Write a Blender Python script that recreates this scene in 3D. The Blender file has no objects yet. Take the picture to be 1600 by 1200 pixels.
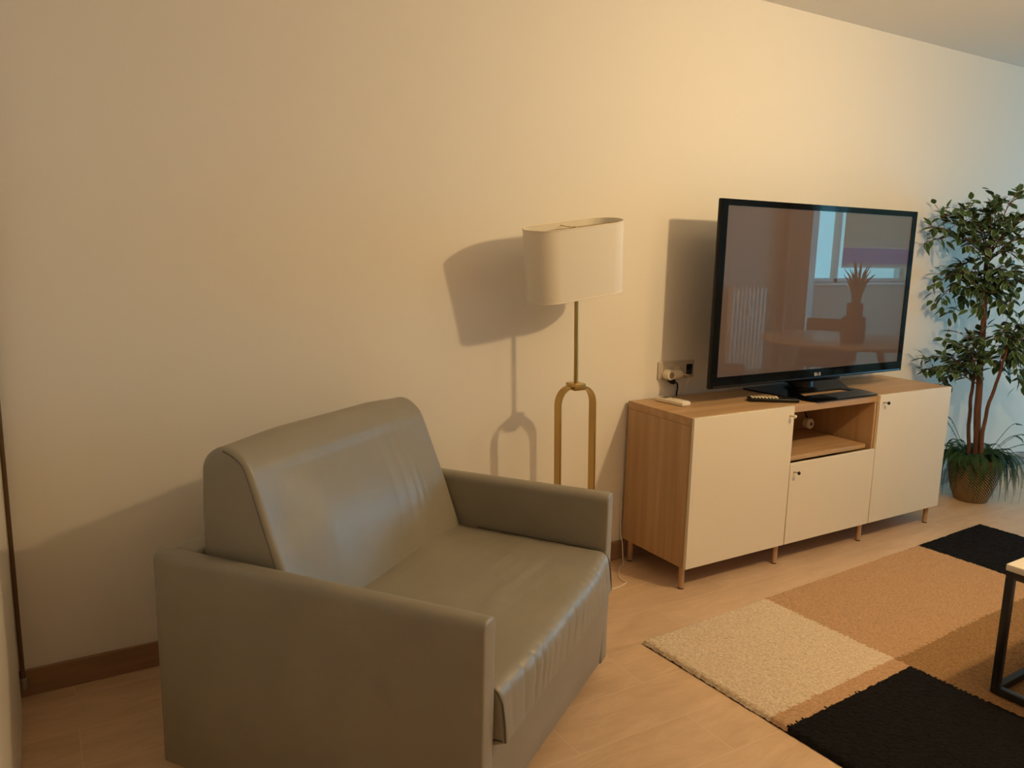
import bpy, bmesh, math, random
from mathutils import Vector, Matrix, noise
random.seed(11)
S = bpy.context.scene
COL = S.collection
PI = math.pi

# ------------------------------------------------------------------ camera
cam_d = bpy.data.cameras.new('camera'); cam = bpy.data.objects.new('camera', cam_d); COL.objects.link(cam)
YAW, PITCH, ROLL, FPX = 0.54596, -0.17362, 0.02312, 1231.3
fwd = Vector((math.sin(YAW)*math.cos(PITCH), math.cos(YAW)*math.cos(PITCH), math.sin(PITCH)))
rt = Vector((math.cos(YAW), -math.sin(YAW), 0)); up = rt.cross(fwd)
r2 = math.cos(ROLL)*rt + math.sin(ROLL)*up; u2 = -math.sin(ROLL)*rt + math.cos(ROLL)*up
M = Matrix((r2, u2, -fwd)).transposed().to_4x4(); M.translation = Vector((-2.224, -2.2506, 1.4046))
cam.matrix_world = M
cam_d.sensor_fit = 'HORIZONTAL'; cam_d.sensor_width = 36; cam_d.lens = FPX/1600*36; cam_d.clip_start = .02
S.camera = cam
# ------------------------------------------------------------------ view / world
S.view_settings.view_transform = 'Standard'; S.view_settings.look = 'None'
S.view_settings.gamma = 1; S.view_settings.use_curve_mapping = False
S.view_settings.exposure = 0.12
W = bpy.data.worlds.new('World'); S.world = W; W.use_nodes = True
bg = W.node_tree.nodes['Background']; bg.inputs[0].default_value = (.22, .68, .82, 1); bg.inputs[1].default_value = 2.0
S.cycles.use_denoising = True
S.cycles.max_bounces = 10; S.cycles.diffuse_bounces = 6; S.cycles.sample_clamp_indirect = 6
# ------------------------------------------------------------------ lamps
WARM = (1.0, .71, .365)
def lamp(name, kind, loc, power, color, **k):
    d = bpy.data.lights.new(name, kind); d.energy = power; d.color = color
    for a, b in k.items(): setattr(d, a, b)
    o = bpy.data.objects.new(name, d); COL.objects.link(o); o.location = loc
    return o
# the two glowing bulbs of the ceiling fitting (fitting itself is built further down)
lamp('bulb_light_main', 'POINT', (.60, -1.52, 2.20), 70, WARM, shadow_soft_size=.04)
lamp('bulb_light_second', 'POINT', (1.22, -1.52, 2.20), 11, WARM, shadow_soft_size=.04)
lamp('fill_light_globe', 'POINT', (-1.5, -2.9, 2.16), 1.5, WARM, shadow_soft_size=.14)  # added fill lamp behind the camera, lifts the warm ambient light
# daylight entering through the mirrored window and an added, unseen one (area lights stand in the openings, outside the panes)
def daylight(name, loc, rot, sx, sy, power, color):
    o = lamp(name, 'AREA', loc, power, color, shape='RECTANGLE', size=sx, size_y=sy); o.rotation_euler = rot
    return o
daylight('daylight_window', (6.45, -3.72, 1.7), (-PI/2, 0, PI), 1.9, 1.2, 13, (.30, .80, 1))
daylight('daylight_fill', (7.92, -1.3, 1.25), (0, PI/2, 0), 2.3, 2.5, 150, (.16, .58, 1))  # stronger blue light from the right, through the added window

# ------------------------------------------------------------------ helpers
def node_mat(name):
    m = bpy.data.materials.new(name); m.use_nodes = True
    nt = m.node_tree; b = nt.nodes['Principled BSDF']
    return m, nt, b
def mat(name, col, rough=.5, metal=0, spec=.5, var=0, vscale=20, bump=0, bscale=60, coat=0, bdist=.002, stretch=(1, 1, 1), col2=None):
    m, nt, b = node_mat(name)
    b.inputs['Base Color'].default_value = (*col, 1); b.inputs['Roughness'].default_value = rough
    b.inputs['Metallic'].default_value = metal; b.inputs['Specular IOR Level'].default_value = spec
    b.inputs['Coat Weight'].default_value = coat
    tc = nt.nodes.new('ShaderNodeTexCoord'); mp = nt.nodes.new('ShaderNodeMapping')
    nt.links.new(tc.outputs['Object'], mp.inputs[0]); mp.inputs['Scale'].default_value = stretch
    if var or col2:
        n = nt.nodes.new('ShaderNodeTexNoise'); n.inputs['Scale'].default_value = vscale; n.inputs['Detail'].default_value = 6
        nt.links.new(mp.outputs[0], n.inputs['Vector'])
        r = nt.nodes.new('ShaderNodeValToRGB'); r.color_ramp.elements[0].position = .3; r.color_ramp.elements[1].position = .7
        c2 = col2 if col2 else tuple(min(1, c*(1+var)) for c in col)
        c1 = col if col2 else tuple(c*(1-var) for c in col)
        r.color_ramp.elements[0].color = (*c1, 1); r.color_ramp.elements[1].color = (*c2, 1)
        nt.links.new(n.outputs[0], r.inputs[0]); nt.links.new(r.outputs[0], b.inputs['Base Color'])
    if bump:
        n2 = nt.nodes.new('ShaderNodeTexNoise'); n2.inputs['Scale'].default_value = bscale; n2.inputs['Detail'].default_value = 4
        nt.links.new(mp.outputs[0], n2.inputs['Vector'])
        bp = nt.nodes.new('ShaderNodeBump'); bp.inputs['Strength'].default_value = bump; bp.inputs['Distance'].default_value = bdist
        nt.links.new(n2.outputs[0], bp.inputs['Height']); nt.links.new(bp.outputs[0], b.inputs['Normal'])
    return m
def link(name, me, m=None, parent=None):
    o = bpy.data.objects.new(name, me); COL.objects.link(o)
    if m is not None:
        for mm in (m if isinstance(m, (list, tuple)) else [m]): me.materials.append(mm)
    if parent: o.parent = parent
    return o
def obj(name, bm, m, parent=None, smooth=True, angle=40):
    bmesh.ops.recalc_face_normals(bm, faces=bm.faces)
    me = bpy.data.meshes.new(name); bm.to_mesh(me); bm.free()
    if smooth:
        for p in me.polygons: p.use_smooth = True
        me.set_sharp_from_angle(angle=math.radians(angle))
    return link(name, me, m, parent)
def empty(name, loc, label, cat, rz=0, group=None):
    o = bpy.data.objects.new(name, None); COL.objects.link(o); o.location = loc; o.rotation_euler = (0, 0, rz)
    o.empty_display_size = .1
    tag(o, label, cat, group); return o
def tag(o, label=None, cat=None, group=None, kind=None):
    if label: o['label'] = label
    if cat: o['category'] = cat
    if group: o['group'] = group
    if kind: o['kind'] = kind
    return o
def struct(name, bm, m, smooth=False):
    o = obj(name, bm, m, None, smooth); o['kind'] = 'structure'; return o
def NB(): return bmesh.new()
def box(bm, a, b, bev=0, seg=2, mi=0):
    c = [(x, y, z) for x in (a[0], b[0]) for y in (a[1], b[1]) for z in (a[2], b[2])]
    v = [bm.verts.new(p) for p in c]
    F = [(0, 1, 3, 2), (4, 6, 7, 5), (0, 4, 5, 1), (2, 3, 7, 6), (0, 2, 6, 4), (1, 5, 7, 3)]
    fs = [bm.faces.new([v[i] for i in f]) for f in F]
    for f in fs: f.material_index = mi
    if bev:
        es = list({e for f in fs for e in f.edges})
        bmesh.ops.bevel(bm, geom=es, offset=bev, segments=seg, profile=.5, affect='EDGES')
    return v
def B(a, b, bev=0, seg=2):
    bm = NB(); box(bm, a, b, bev, seg); return bm
def tube(bm, pts, r, n=8, cap=True):
    pts = [Vector(p) for p in pts]; rings = []
    rr = r if isinstance(r, (list, tuple)) else [r]*len(pts)
    t0 = (pts[1]-pts[0]).normalized(); nrm = t0.orthogonal().normalized()
    for i, p in enumerate(pts):
        if i == 0: t = t0
        elif i == len(pts)-1: t = (pts[i]-pts[i-1]).normalized()
        else: t = ((pts[i+1]-p).normalized() + (p-pts[i-1]).normalized()).normalized()
        nrm = (nrm - t*nrm.dot(t)).normalized(); bn = t.cross(nrm)
        rings.append([bm.verts.new(p + (nrm*math.cos(2*PI*k/n) + bn*math.sin(2*PI*k/n))*rr[i]) for k in range(n)])
    for a, b in zip(rings, rings[1:]):
        for k in range(n): bm.faces.new((a[k], a[(k+1) % n], b[(k+1) % n], b[k]))
    if cap: bm.faces.new(rings[0][::-1]); bm.faces.new(rings[-1])
def T(pts, r, n=8):
    bm = NB(); tube(bm, pts, r, n); return bm
def smooth_path(pts, k=6):
    P = [Vector(p) for p in pts]; P = [P[0]*2-P[1]] + P + [P[-1]*2-P[-2]]; out = []
    for i in range(1, len(P)-2):
        for j in range(k):
            t = j/k; a, b, c, d = P[i-1:i+3]
            out.append(.5*((2*b)+(c-a)*t+(2*a-5*b+4*c-d)*t*t+(3*b-a-3*c+d)*t**3))
    out.append(P[-2]); return out
def lathe(bm, prof, n=32, c=(0, 0, 0), cap=True):
    rings = [[bm.verts.new((c[0]+r*math.cos(2*PI*k/n), c[1]+r*math.sin(2*PI*k/n), c[2]+z)) for k in range(n)] for r, z in prof]
    for a, b in zip(rings, rings[1:]):
        for k in range(n): bm.faces.new((a[k], a[(k+1) % n], b[(k+1) % n], b[k]))
    if cap:
        bm.faces.new(rings[0][::-1]); bm.faces.new(rings[-1])
def round_poly(pts, radii, seg=6):
    """closed 2-D polygon with rounded corners"""
    out = []; n = len(pts)
    for i in range(n):
        p = Vector(pts[i]); a = Vector(pts[i-1]); b = Vector(pts[(i+1) % n]); r = radii[i]
        if r <= 0: out.append(p); continue
        da = (a-p); db = (b-p); r_ = min(r, da.length*.48, db.length*.48)
        pa = p+da.normalized()*r_; pb = p+db.normalized()*r_
        for k in range(seg+1):
            t = k/seg; out.append(pa*(1-t)**2 + p*2*t*(1-t) + pb*t*t)
    return out
def subdivide_poly(poly, step):
    out = []
    for i in range(len(poly)):
        a, b = poly[i], poly[(i+1) % len(poly)]; n = max(1, int((b-a).length/step))
        out += [a+(b-a)*k/n for k in range(n)]
    return out
def loft(bm, poly, u0, u1, rend, nu=24, warp=None):
    """padded prism: 2-D profile (v,z) swept along u with rounded-over ends and an optional warp(u,v,z)->(u,v,z)"""
    cen = sum(poly, Vector((0, 0)))/len(poly)
    st = []
    K = 5
    for k in range(K): a = (k)/K*PI/2; st.append((u0+rend*(1-math.sin(a)), rend*(1-math.cos(a))))
    st = [(u0+rend*(1-math.cos(k/K*PI/2)), rend*(1-math.sin(k/K*PI/2))) for k in range(K)]
    mid = [(u0+rend+(u1-u0-2*rend)*k/nu, 0) for k in range(nu+1)]
    st = st + mid + [(u0+u1-u, i) for u, i in reversed(st)]
    n = len(poly); nrm = []
    for i in range(n):
        t = poly[(i+1) % n]-poly[i-1]; q = Vector((-t.y, t.x)).normalized()
        if q.dot(cen-poly[i]) < 0: q = -q
        nrm.append(q)
    rings = []
    for u, ins in st:
        ring = []
        for i in range(n):
            p = poly[i]+nrm[i]*ins; c = (u, p.x, p.y)
            if warp: c = warp(*c)
            ring.append(bm.verts.new(c))
        rings.append(ring)
    for a, b in zip(rings, rings[1:]):
        for k in range(n): bm.faces.new((a[k], a[(k+1) % n], b[(k+1) % n], b[k]))
    bm.faces.new(rings[0][::-1]); bm.faces.new(rings[-1])

# ------------------------------------------------------------------ materials
M_wall = mat('wall_paint', (.80, .765, .70), .65, spec=.25, bump=.05, bscale=220, bdist=.0006)
M_wall_b = mat('low_bounce_wall', (.52, .44, .36), .6, spec=.25)  # darker than the back wall to cut bounced light, not another paint
M_ceil = mat('ceiling_paint', (.80, .77, .72), .8, spec=.1)
M_white = mat('white_paint', (.75, .72, .66), .4)
M_base = mat('baseboard_stone', (.30, .17, .095), .4, var=.18, vscale=3, stretch=(1, 8, 14))

def floor_mat():
    m, nt, b = node_mat('travertine_tiles'); L = nt.links.new; N = nt.nodes.new
    tc = N('ShaderNodeTexCoord'); mp = N('ShaderNodeMapping'); mp.inputs['Location'].default_value = (.2, .05, 0)
    L(tc.outputs['Object'], mp.inputs[0])
    br = N('ShaderNodeTexBrick'); br.offset = .5; br.squash = 1
    br.inputs['Scale'].default_value = 1; br.inputs['Brick Width'].default_value = .8; br.inputs['Row Height'].default_value = .2
    br.inputs['Mortar Size'].default_value = .0016; br.inputs['Mortar Smooth'].default_value = .3; br.inputs['Bias'].default_value = 0
    br.inputs['Color1'].default_value = (0, 0, 0, 1); br.inputs['Color2'].default_value = (1, 1, 1, 1); br.inputs['Mortar'].default_value = (.5, .5, .5, 1)
    L(mp.outputs[0], br.inputs['Vector'])
    mp2 = N('ShaderNodeMapping'); mp2.inputs['Scale'].default_value = (1.6, 6, 1); L(tc.outputs['Object'], mp2.inputs[0])
    add = N('ShaderNodeVectorMath'); add.operation = 'MULTIPLY_ADD'; add.inputs[1].default_value = (3, 3, 3)
    L(br.outputs['Color'], add.inputs[0]); L(mp2.outputs[0], add.inputs[2])
    n1 = N('ShaderNodeTexNoise'); n1.inputs['Scale'].default_value = 2.6; n1.inputs['Detail'].default_value = 9; n1.inputs['Roughness'].default_value = .72; n1.inputs['Distortion'].default_value = .6
    L(add.outputs[0], n1.inputs['Vector'])
    rp = N('ShaderNodeValToRGB'); e = rp.color_ramp.elements
    e[0].position = .28; e[0].color = (.50, .335, .205, 1); e[1].position = .72; e[1].color = (.68, .485, .315, 1)
    L(n1.outputs[0], rp.inputs[0])
    mx = N('ShaderNodeMixRGB'); mx.inputs[2].default_value = (.67, .50, .34, 1); L(br.outputs['Fac'], mx.inputs[0]); L(rp.outputs[0], mx.inputs[1])
    L(mx.outputs[0], b.inputs['Base Color'])
    rr = N('ShaderNodeMapRange'); rr.inputs[3].default_value = .32; rr.inputs[4].default_value = .5; L(n1.outputs[0], rr.inputs[0]); L(rr.outputs[0], b.inputs['Roughness'])
    bp = N('ShaderNodeBump'); bp.inputs['Strength'].default_value = .25; bp.inputs['Distance'].default_value = .001; bp.invert = True
    L(br.outputs['Fac'], bp.inputs['Height']); L(bp.outputs[0], b.inputs['Normal'])
    return m
M_floor = floor_mat()

def wood(name, axis, c1, c2, rough=.42):
    m, nt, b = node_mat(name); L = nt.links.new; N = nt.nodes.new
    tc = N('ShaderNodeTexCoord'); mp = N('ShaderNodeMapping'); s = [26, 26, 26]; s[axis] = 1.1; mp.inputs['Scale'].default_value = s
    L(tc.outputs['Object'], mp.inputs[0])
    n = N('ShaderNodeTexNoise'); n.inputs['Scale'].default_value = 1; n.inputs['Detail'].default_value = 7; n.inputs['Roughness'].default_value = .6
    L(mp.outputs[0], n.inputs['Vector'])
    r = N('ShaderNodeValToRGB'); r.color_ramp.elements[0].position = .3; r.color_ramp.elements[1].position = .7
    r.color_ramp.elements[0].color = (*c1, 1); r.color_ramp.elements[1].color = (*c2, 1)
    L(n.outputs[0], r.inputs[0]); L(r.outputs[0], b.inputs['Base Color']); b.inputs['Roughness'].default_value = rough
    return m
OAK1, OAK2 = (.38, .225, .105), (.52, .335, .175)
M_oak_z = wood('oak_veneer_upright', 2, OAK1, OAK2); M_oak_x = wood('oak_veneer_long', 0, OAK1, OAK2)
M_door = mat('cream_lacquer', (.76, .68, .545), .35)
M_legw = mat('copper_leg', (.52, .33, .20), .4, metal=.35)
M_dark = mat('black_plastic', (.008, .007, .007), .35, spec=.3)
M_blackgap = mat('dark_gap', (.02, .015, .01), .8)
M_gloss = mat('gloss_black', (.004, .004, .004), .06, spec=.16)
M_brass = mat('aged_brass', (.52, .36, .13), .30, metal=1, bump=.03, bscale=300)
M_glassknob = mat('pale_glass_knob', (.75, .66, .50), .12, spec=.8)
M_plast = mat('cream_plastic', (.78, .70, .56), .35)
M_cordw = mat('white_cord', (.75, .66, .54), .5)

def leather(name, k=1.0):
    m, nt, b = node_mat(name); L = nt.links.new; N = nt.nodes.new
    tc = N('ShaderNodeTexCoord')
    n = N('ShaderNodeTexNoise'); n.inputs['Scale'].default_value = 5; n.inputs['Detail'].default_value = 4
    L(tc.outputs['Object'], n.inputs['Vector'])
    r = N('ShaderNodeValToRGB'); r.color_ramp.elements[0].position = .3; r.color_ramp.elements[1].position = .7
    r.color_ramp.elements[0].color = (.235*k, .212*k, .165*k, 1); r.color_ramp.elements[1].color = (.262*k, .236*k, .186*k, 1)
    L(n.outputs[0], r.inputs[0]); L(r.outputs[0], b.inputs['Base Color'])
    b.inputs['Roughness'].default_value = .43; b.inputs['Specular IOR Level'].default_value = .55
    v = N('ShaderNodeTexVoronoi'); v.inputs['Scale'].default_value = 330; L(tc.outputs['Object'], v.inputs['Vector'])
    n2 = N('ShaderNodeTexNoise'); n2.inputs['Scale'].default_value = 9; n2.inputs['Detail'].default_value = 3; L(tc.outputs['Object'], n2.inputs['Vector'])
    b1 = N('ShaderNodeBump'); b1.inputs['Strength'].default_value = .12; b1.inputs['Distance'].default_value = .0006
    b2 = N('ShaderNodeBump'); b2.inputs['Strength'].default_value = .5; b2.inputs['Distance'].default_value = .004
    L(n2.outputs[0], b2.inputs['Height']); L(v.outputs[0], b1.inputs['Height']); L(b2.outputs[0], b1.inputs['Normal']); L(b1.outputs[0], b.inputs['Normal'])
    return m
M_leather = leather('taupe_leather'); M_seam = mat('leather_seam', (.10, .085, .06), .6)

# ------------------------------------------------------------------ the room
X0, X1, YB, YF, ZC = -2.345, 7.8, .428, -3.5, 2.5175
struct('floor', B((X0-.1, YF-.3, -.1), (X1+.1, YB+.1, 0)), M_floor)
struct('ceiling', B((X0-.1, YF-.3, ZC), (X1+.1, YB+.1, ZC+.1)), M_ceil)
struct('wall_back', B((X0-.1, YB, 0), (X1+.1, YB+.1, ZC)), M_wall)
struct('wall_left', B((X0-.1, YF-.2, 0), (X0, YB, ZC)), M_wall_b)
bm = NB()                                         # window wall with its opening
WX0, WX1, WZ0, WZ1 = 5.50, 7.5, 1.06, 2.3
for a, b in (((X0, YF-.2, 0), (WX0, YF, ZC)), ((WX1, YF-.2, 0), (X1, YF, ZC)), ((WX0, YF-.2, 0), (WX1, YF, WZ0)), ((WX0, YF-.2, WZ1), (WX1, YF, ZC))): box(bm, a, b)
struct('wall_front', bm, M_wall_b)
bm = NB()                                         # right wall, opened for the added window
for a, b in (((X1, YF-.2, 0), (X1+.1, -2.6, ZC)), ((X1, -.05, 0), (X1+.1, YB, ZC)), ((X1, -2.6, 2.35), (X1+.1, -.05, ZC))): box(bm, a, b)
struct('wall_right', bm, M_wall)
struct('baseboard_back', B((X0, YB-.013, 0), (X1, YB, .085), .002), M_base)
struct('baseboard_front', B((X0, YF, 0), (WX0-.62, YF+.012, .085), .002), M_base)

def pane_mat():
    m = bpy.data.materials.new('window_glass'); m.use_nodes = True; nt = m.node_tree; nt.nodes.clear()
    o = nt.nodes.new('ShaderNodeOutputMaterial'); t = nt.nodes.new('ShaderNodeBsdfTransparent'); g = nt.nodes.new('ShaderNodeBsdfGlossy')
    g.inputs['Roughness'].default_value = .02; x = nt.nodes.new('ShaderNodeMixShader'); x.inputs[0].default_value = .06
    t.inputs[0].default_value = (.93, .97, .97, 1)
    nt.links.new(t.outputs[0], x.inputs[1]); nt.links.new(g.outputs[0], x.inputs[2]); nt.links.new(x.outputs[0], o.inputs[0]); return m
M_pane = pane_mat()
w = NB()
for a, b in (((WX0, YF-.1, WZ0), (WX0+.05, YF-.04, WZ1)), ((WX1-.05, YF-.1, WZ0), (WX1, YF-.04, WZ1)), ((WX0, YF-.1, WZ0), (WX1, YF-.04, WZ0+.05)), ((WX0, YF-.1, WZ1-.05), (WX1, YF-.04, WZ1)), ((5.96, YF-.1, WZ0), (6.03, YF-.04, WZ1))): box(w, a, b, .004)
o = struct('window_1', w, M_white)
obj('pane', B((WX0+.05, YF-.072, WZ0+.05), (WX1-.05, YF-.068, WZ1-.05)), M_pane, o, False)
obj('window_sill', B((WX0-.03, YF-.1, WZ0-.03), (WX1+.03, YF+.04, WZ0), .004), M_white, o)
w = NB()
for a, b in (((X1+.02, -2.6, 0), (X1+.08, -2.53, 2.35)), ((X1+.02, -.12, 0), (X1+.08, -.05, 2.35)), ((X1+.02, -2.6, 2.28), (X1+.08, -.05, 2.35)), ((X1+.02, -2.6, 0), (X1+.08, -.05, .08)), ((X1+.02, -1.37, 0), (X1+.08, -1.28, 2.35))): box(w, a, b, .004)
o = struct('added_window', w, M_white)  # unseen window added to bring more blue daylight onto the back wall
obj('pane', B((X1+.048, -2.53, .08), (X1+.052, -.12, 2.28)), M_pane, o, False)
struct('trim_1', B((5.33, YF, 0), (WX0, YF+.05, ZC), .004), M_white)          # upright casing left of the window
# left wall: door leaf seen edge-on, with casing and the riser pipe in the corner
struct('trim_2', B((X0, -.86, 0), (X0+.008, -.56, ZC), .002), M_white)
struct('door_1', B((X0-.002, -.54, .01), (X0+.004, .33, 2.1), .002), M_white)
t = empty('riser_pipe', (X0+.010, .405, 0), 'thin brown pipe running up the corner behind the white door edge', 'pipe')
obj('tube', T([(0, 0, .045), (0, 0, 1.2), (0, 0, ZC)], .0065, 12), mat('brown_pipe', (.16, .10, .05), .35, metal=.5), t)
bm = NB(); lathe(bm, [(.0066, .03), (.014, .034), (.015, .05), (.014, .066), (.0066, .07)], 16, cap=False); obj('collar', bm, mat('dull_steel', (.35, .30, .24), .4, metal=.7), t)

# ------------------------------------------------------------------ armchair (local axes: u width, v back, z up)
AW, AD, AH = 1.015, .918, .631
ch = empty('armchair', (-1.473, -.928, 0), 'grey-beige leather armchair standing at an angle left of the floor lamp', 'armchair', .637)
def arm(u0):
    prof = round_poly([(u0, .049), (u0+.062, .049), (u0+.062, AH), (u0, AH)], [.006, .006, .03, .03], 7)
    prof = subdivide_poly(prof, .08)
    bm = NB(); K = 4; r = .008; st = [(r*(1-math.cos(k/K*PI/2)), r*(1-math.sin(k/K*PI/2))) for k in range(K)]
    cen = Vector((u0+.031, .35))
    stations = [(v, i) for v, i in st] + [(.03+(AD-.06)*k/10, 0) for k in range(11)] + [(AD-v*1.8, i*1.2) for v, i in reversed(st)]
    n = len(prof); rings = []
    for v, ins in stations:
        ring = []
        for i in range(n):
            t_ = prof[(i+1) % n]-prof[i-1]; q = Vector((-t_.y, t_.x)).normalized()
            if q.dot(cen-prof[i]) < 0: q = -q
            p = prof[i]+q*ins
            ring.append(bm.verts.new((p.x, v, p.y)))
        rings.append(ring)
    for a, b in zip(rings, rings[1:]):
        for k in range(n): bm.faces.new((a[k], a[(k+1) % n], b[(k+1) % n], b[k]))
    bm.faces.new(rings[0][::-1]); bm.faces.new(rings[-1])
    o = obj('armrest', bm, M_leather, ch, angle=50)
    # welt round the front end
    c = round_poly([(u0+.003, .055), (u0+.059, .055), (u0+.059, AH-.003), (u0+.003, AH-.003)], [.006, .006, .028, .028], 7)
    s = NB(); tube(s, [(p.x, .011, p.y) for p in c]+[(c[0].x, .011, c[0].y)], .0021, 6); obj('welt', s, M_leather, o)
    s = NB(); tube(s, [(p.x, .0165, p.y) for p in c]+[(c[0].x, .0165, c[0].y)], .0014, 6); obj('seam', s, M_seam, o)
    return o
arm(0); arm(AW-.062)
UI0, UI1 = .066, AW-.066
obj('base_panel', B((UI0, .05, .05), (UI1, .80, .30), .006), M_leather, ch)
# front apron, leaning back towards the floor
prof = round_poly([(-.012, .335), (.10, .335), (.10, .05), (.006, .05)], [.004, .004, .004, .008], 3)
bm = NB(); loft(bm, subdivide_poly(prof, .06), UI0+.002, .952, .004, 12, lambda u, v, z: (u, v+(.042*(.95-u)/.9 if v < .08 else 0), z)); obj('front_apron', bm, M_leather, ch)
obj('back_frame', B((UI0-.004, .83, .05), (UI1+.004, AD-.006, .622), .014, 4), M_leather, ch)
def fold(u, c, w, s): return s*math.exp(-((u-c)/w)**2)
def seat_warp(u, v, z):
    e = min(u-UI0, UI1-u); k = max(0, min(1, e/.22)); k = k*k*(3-2*k)
    if z > .40:
        d = max(0, min(1, (v+.03)/.2)); z += .018*k*(.3+.7*d)
    if v < .05:
        v -= .018*k*max(0, min(1, (z-.30)/.1))
        for i in range(16):                                      # gathered creases over the front edge
            c = .12+.052*i+.018*math.sin(i*7.1); cc = c+.10*(z-.40)
            v += .0036*math.exp(-((u-cc)/.0085)**2)*max(0, min(1, (z-.315)/.05))*(.35+.65*abs(math.sin(i*3.7)))
    n = noise.noise(Vector((u*6, v*14, z*6)))*.0035
    if z > .40: z += n
    if z > .43:
        for i in range(7):                                       # shallow stretch marks on the sitting surface
            c = .10+.05*i; lim = math.exp(-((u-.55-.05*i)/.16)**2)
            z -= .0022*lim*math.exp(-((v-c+.12*(u-.5))/.007)**2)
    return u, v, z
prof = round_poly([(-.010, .447), (.535, .458), (.535, .30), (.015, .30), (-.027, .318)], [.034, .02, .005, .006, .006], 9)
bm = NB(); loft(bm, subdivide_poly(prof, .0125), UI0+.004, UI1-.004, .012, 150, seat_warp)
seat = obj('seat_cushion', bm, M_leather, ch, angle=60)
for uu in (UI0+.006, UI1-.006):
    pts = [(uu, -.024, .322), (uu, -.0215, .36), (uu, -.0165, .40), (uu, -.011, .422), (uu, .006, .444), (uu, .04, .4505), (uu, .2, .4535), (uu, .45, .459)]
    obj('piping', T(smooth_path(pts, 4), .0022, 6), M_seam, seat)
BU0, BU1 = .070, .948
def back_warp(u, v, z):
    e = min(u-BU0, BU1-u); k = max(0, min(1, e/.25)); k = k*k*(3-2*k)
    front = .50+.155*(z-.44)/.40
    if v < front+.06 and z < .86:
        v -= .030*k*math.sin(max(0, min(1, (z-.42)/.45))*PI)
        for c, s in ((.60, .002), (.665, .0028), (.72, .0032), (.765, .0025), (.30, .001)):
            cc = c+.12*(z-.66); v += s*math.exp(-((u-cc)/.013)**2)*math.exp(-((z-.70)/.14)**2)
    v += noise.noise(Vector((u*5, v*5, z*7)))*.004
    if z > .84: z += .012*k
    z -= .02*(u-BU0)/(BU1-BU0)*max(0, min(1, (z-.6)/.25))
    return u, v, z
prof = round_poly([(.505, .425), (.672, .872), (.740, .912), (.815, .872), (.822, .425)], [.01, .05, .05, .05, .01], 9)
bm = NB(); loft(bm, subdivide_poly(prof, .0125), BU0, BU1, .018, 120, back_warp)
bk = obj('back_cushion', bm, M_leather, ch, angle=60)
for uu, dz in ((BU0+.002, 0), (BU1-.002, -.02)):
    pts = [(uu, .523, .44), (uu, .585, .60), (uu, .635, .74+dz*.6), (uu, .669, .835+dz), (uu, .683, .862+dz), (uu, .71, .882+dz), (uu, .74, .893+dz)]
    obj('piping', T(smooth_path(pts, 4), .0022, 6), M_seam, bk)
for u_ in (.05, AW-.05):
    for v_ in (.075, .86):
        bm = NB(); lathe(bm, [(.022, 0), (.022, .02), (.016, .05)], 16, (u_, v_, 0)); obj('foot', bm, M_dark, ch)

# ------------------------------------------------------------------ TV bench
cb = empty('tv_bench', (0, 0, 0), 'low oak television bench with three cream doors and an open niche', 'cabinet')
ZB, ZT, YK = .10, .74, .412
def panel(name, a, b, m, par=cb, bev=.0012): return obj(name, B(a, b, bev, 1), m, par)
panel('top_panel', (.0, .018, ZT-.034), (1.8, YK, ZT), M_oak_x)
panel('bottom_panel', (.0185, .020, ZB), (1.7815, YK-.002, ZB+.02), M_oak_x)
for a, b in ((0, .018), (.582, .600), (.602, .620), (1.197, 1.212), (1.216, 1.232), (1.782, 1.8)):
    panel('side_panel', (a, .018, ZB+.0005), (b, YK-.001, ZT-.0345), M_oak_z)
panel('back_panel', (.019, YK-.012, ZB+.02), (1.781, YK-.004, ZT-.035), M_oak_z)
panel('shelf', (.621, .030, .480), (1.170, YK-.013, .500), M_oak_x)
def cdoor(x0, x1, z0, z1, kx, kz, km, sx=.008):
    d = panel('door', (x0, 0, z0), (x1, .0165, z1), M_door, cb, .0015)
    k = obj('knob', T([(kx, 0, kz), (kx+.003, -.022, kz+.001)], .0028, 10), M_brass, d)
    bm = NB(); bmesh.ops.create_uvsphere(bm, u_segments=16, v_segments=10, radius=.0085)
    bmesh.ops.translate(bm, verts=bm.verts, vec=(kx+.004, -.026, kz+.001))
    for v in bm.verts: v.co.y = -.026+(v.co.y+.026)*.75
    bm2 = bm; me = bpy.data.meshes.new('knob'); bm2.to_mesh(me); bm2.free()
    for p in me.polygons: p.use_smooth = True
    h = link('knob', me, km, d); h['label'] = 'round knob head'
cdoor(.002, .598, ZB, ZT, .567, .700, M_glassknob)
cdoor(.602, 1.205, ZB, .477, .625, .438, M_dark)
cdoor(1.209, 1.8, ZB, ZT, 1.232, .704, M_dark)
for x in (.022, .592, 1.200, 1.765):
    for y in (.040, .375):
        bm = NB(); lathe(bm, [(.0115, .004), (.0125, .06), (.0125, ZB+.001)], 20, (x, y, 0)); l = obj('leg', bm, M_legw, cb)
        bm = NB(); lathe(bm, [(.012, 0), (.012, .0045)], 20, (x, y, 0)); obj('glide', bm, M_dark, l)

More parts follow.
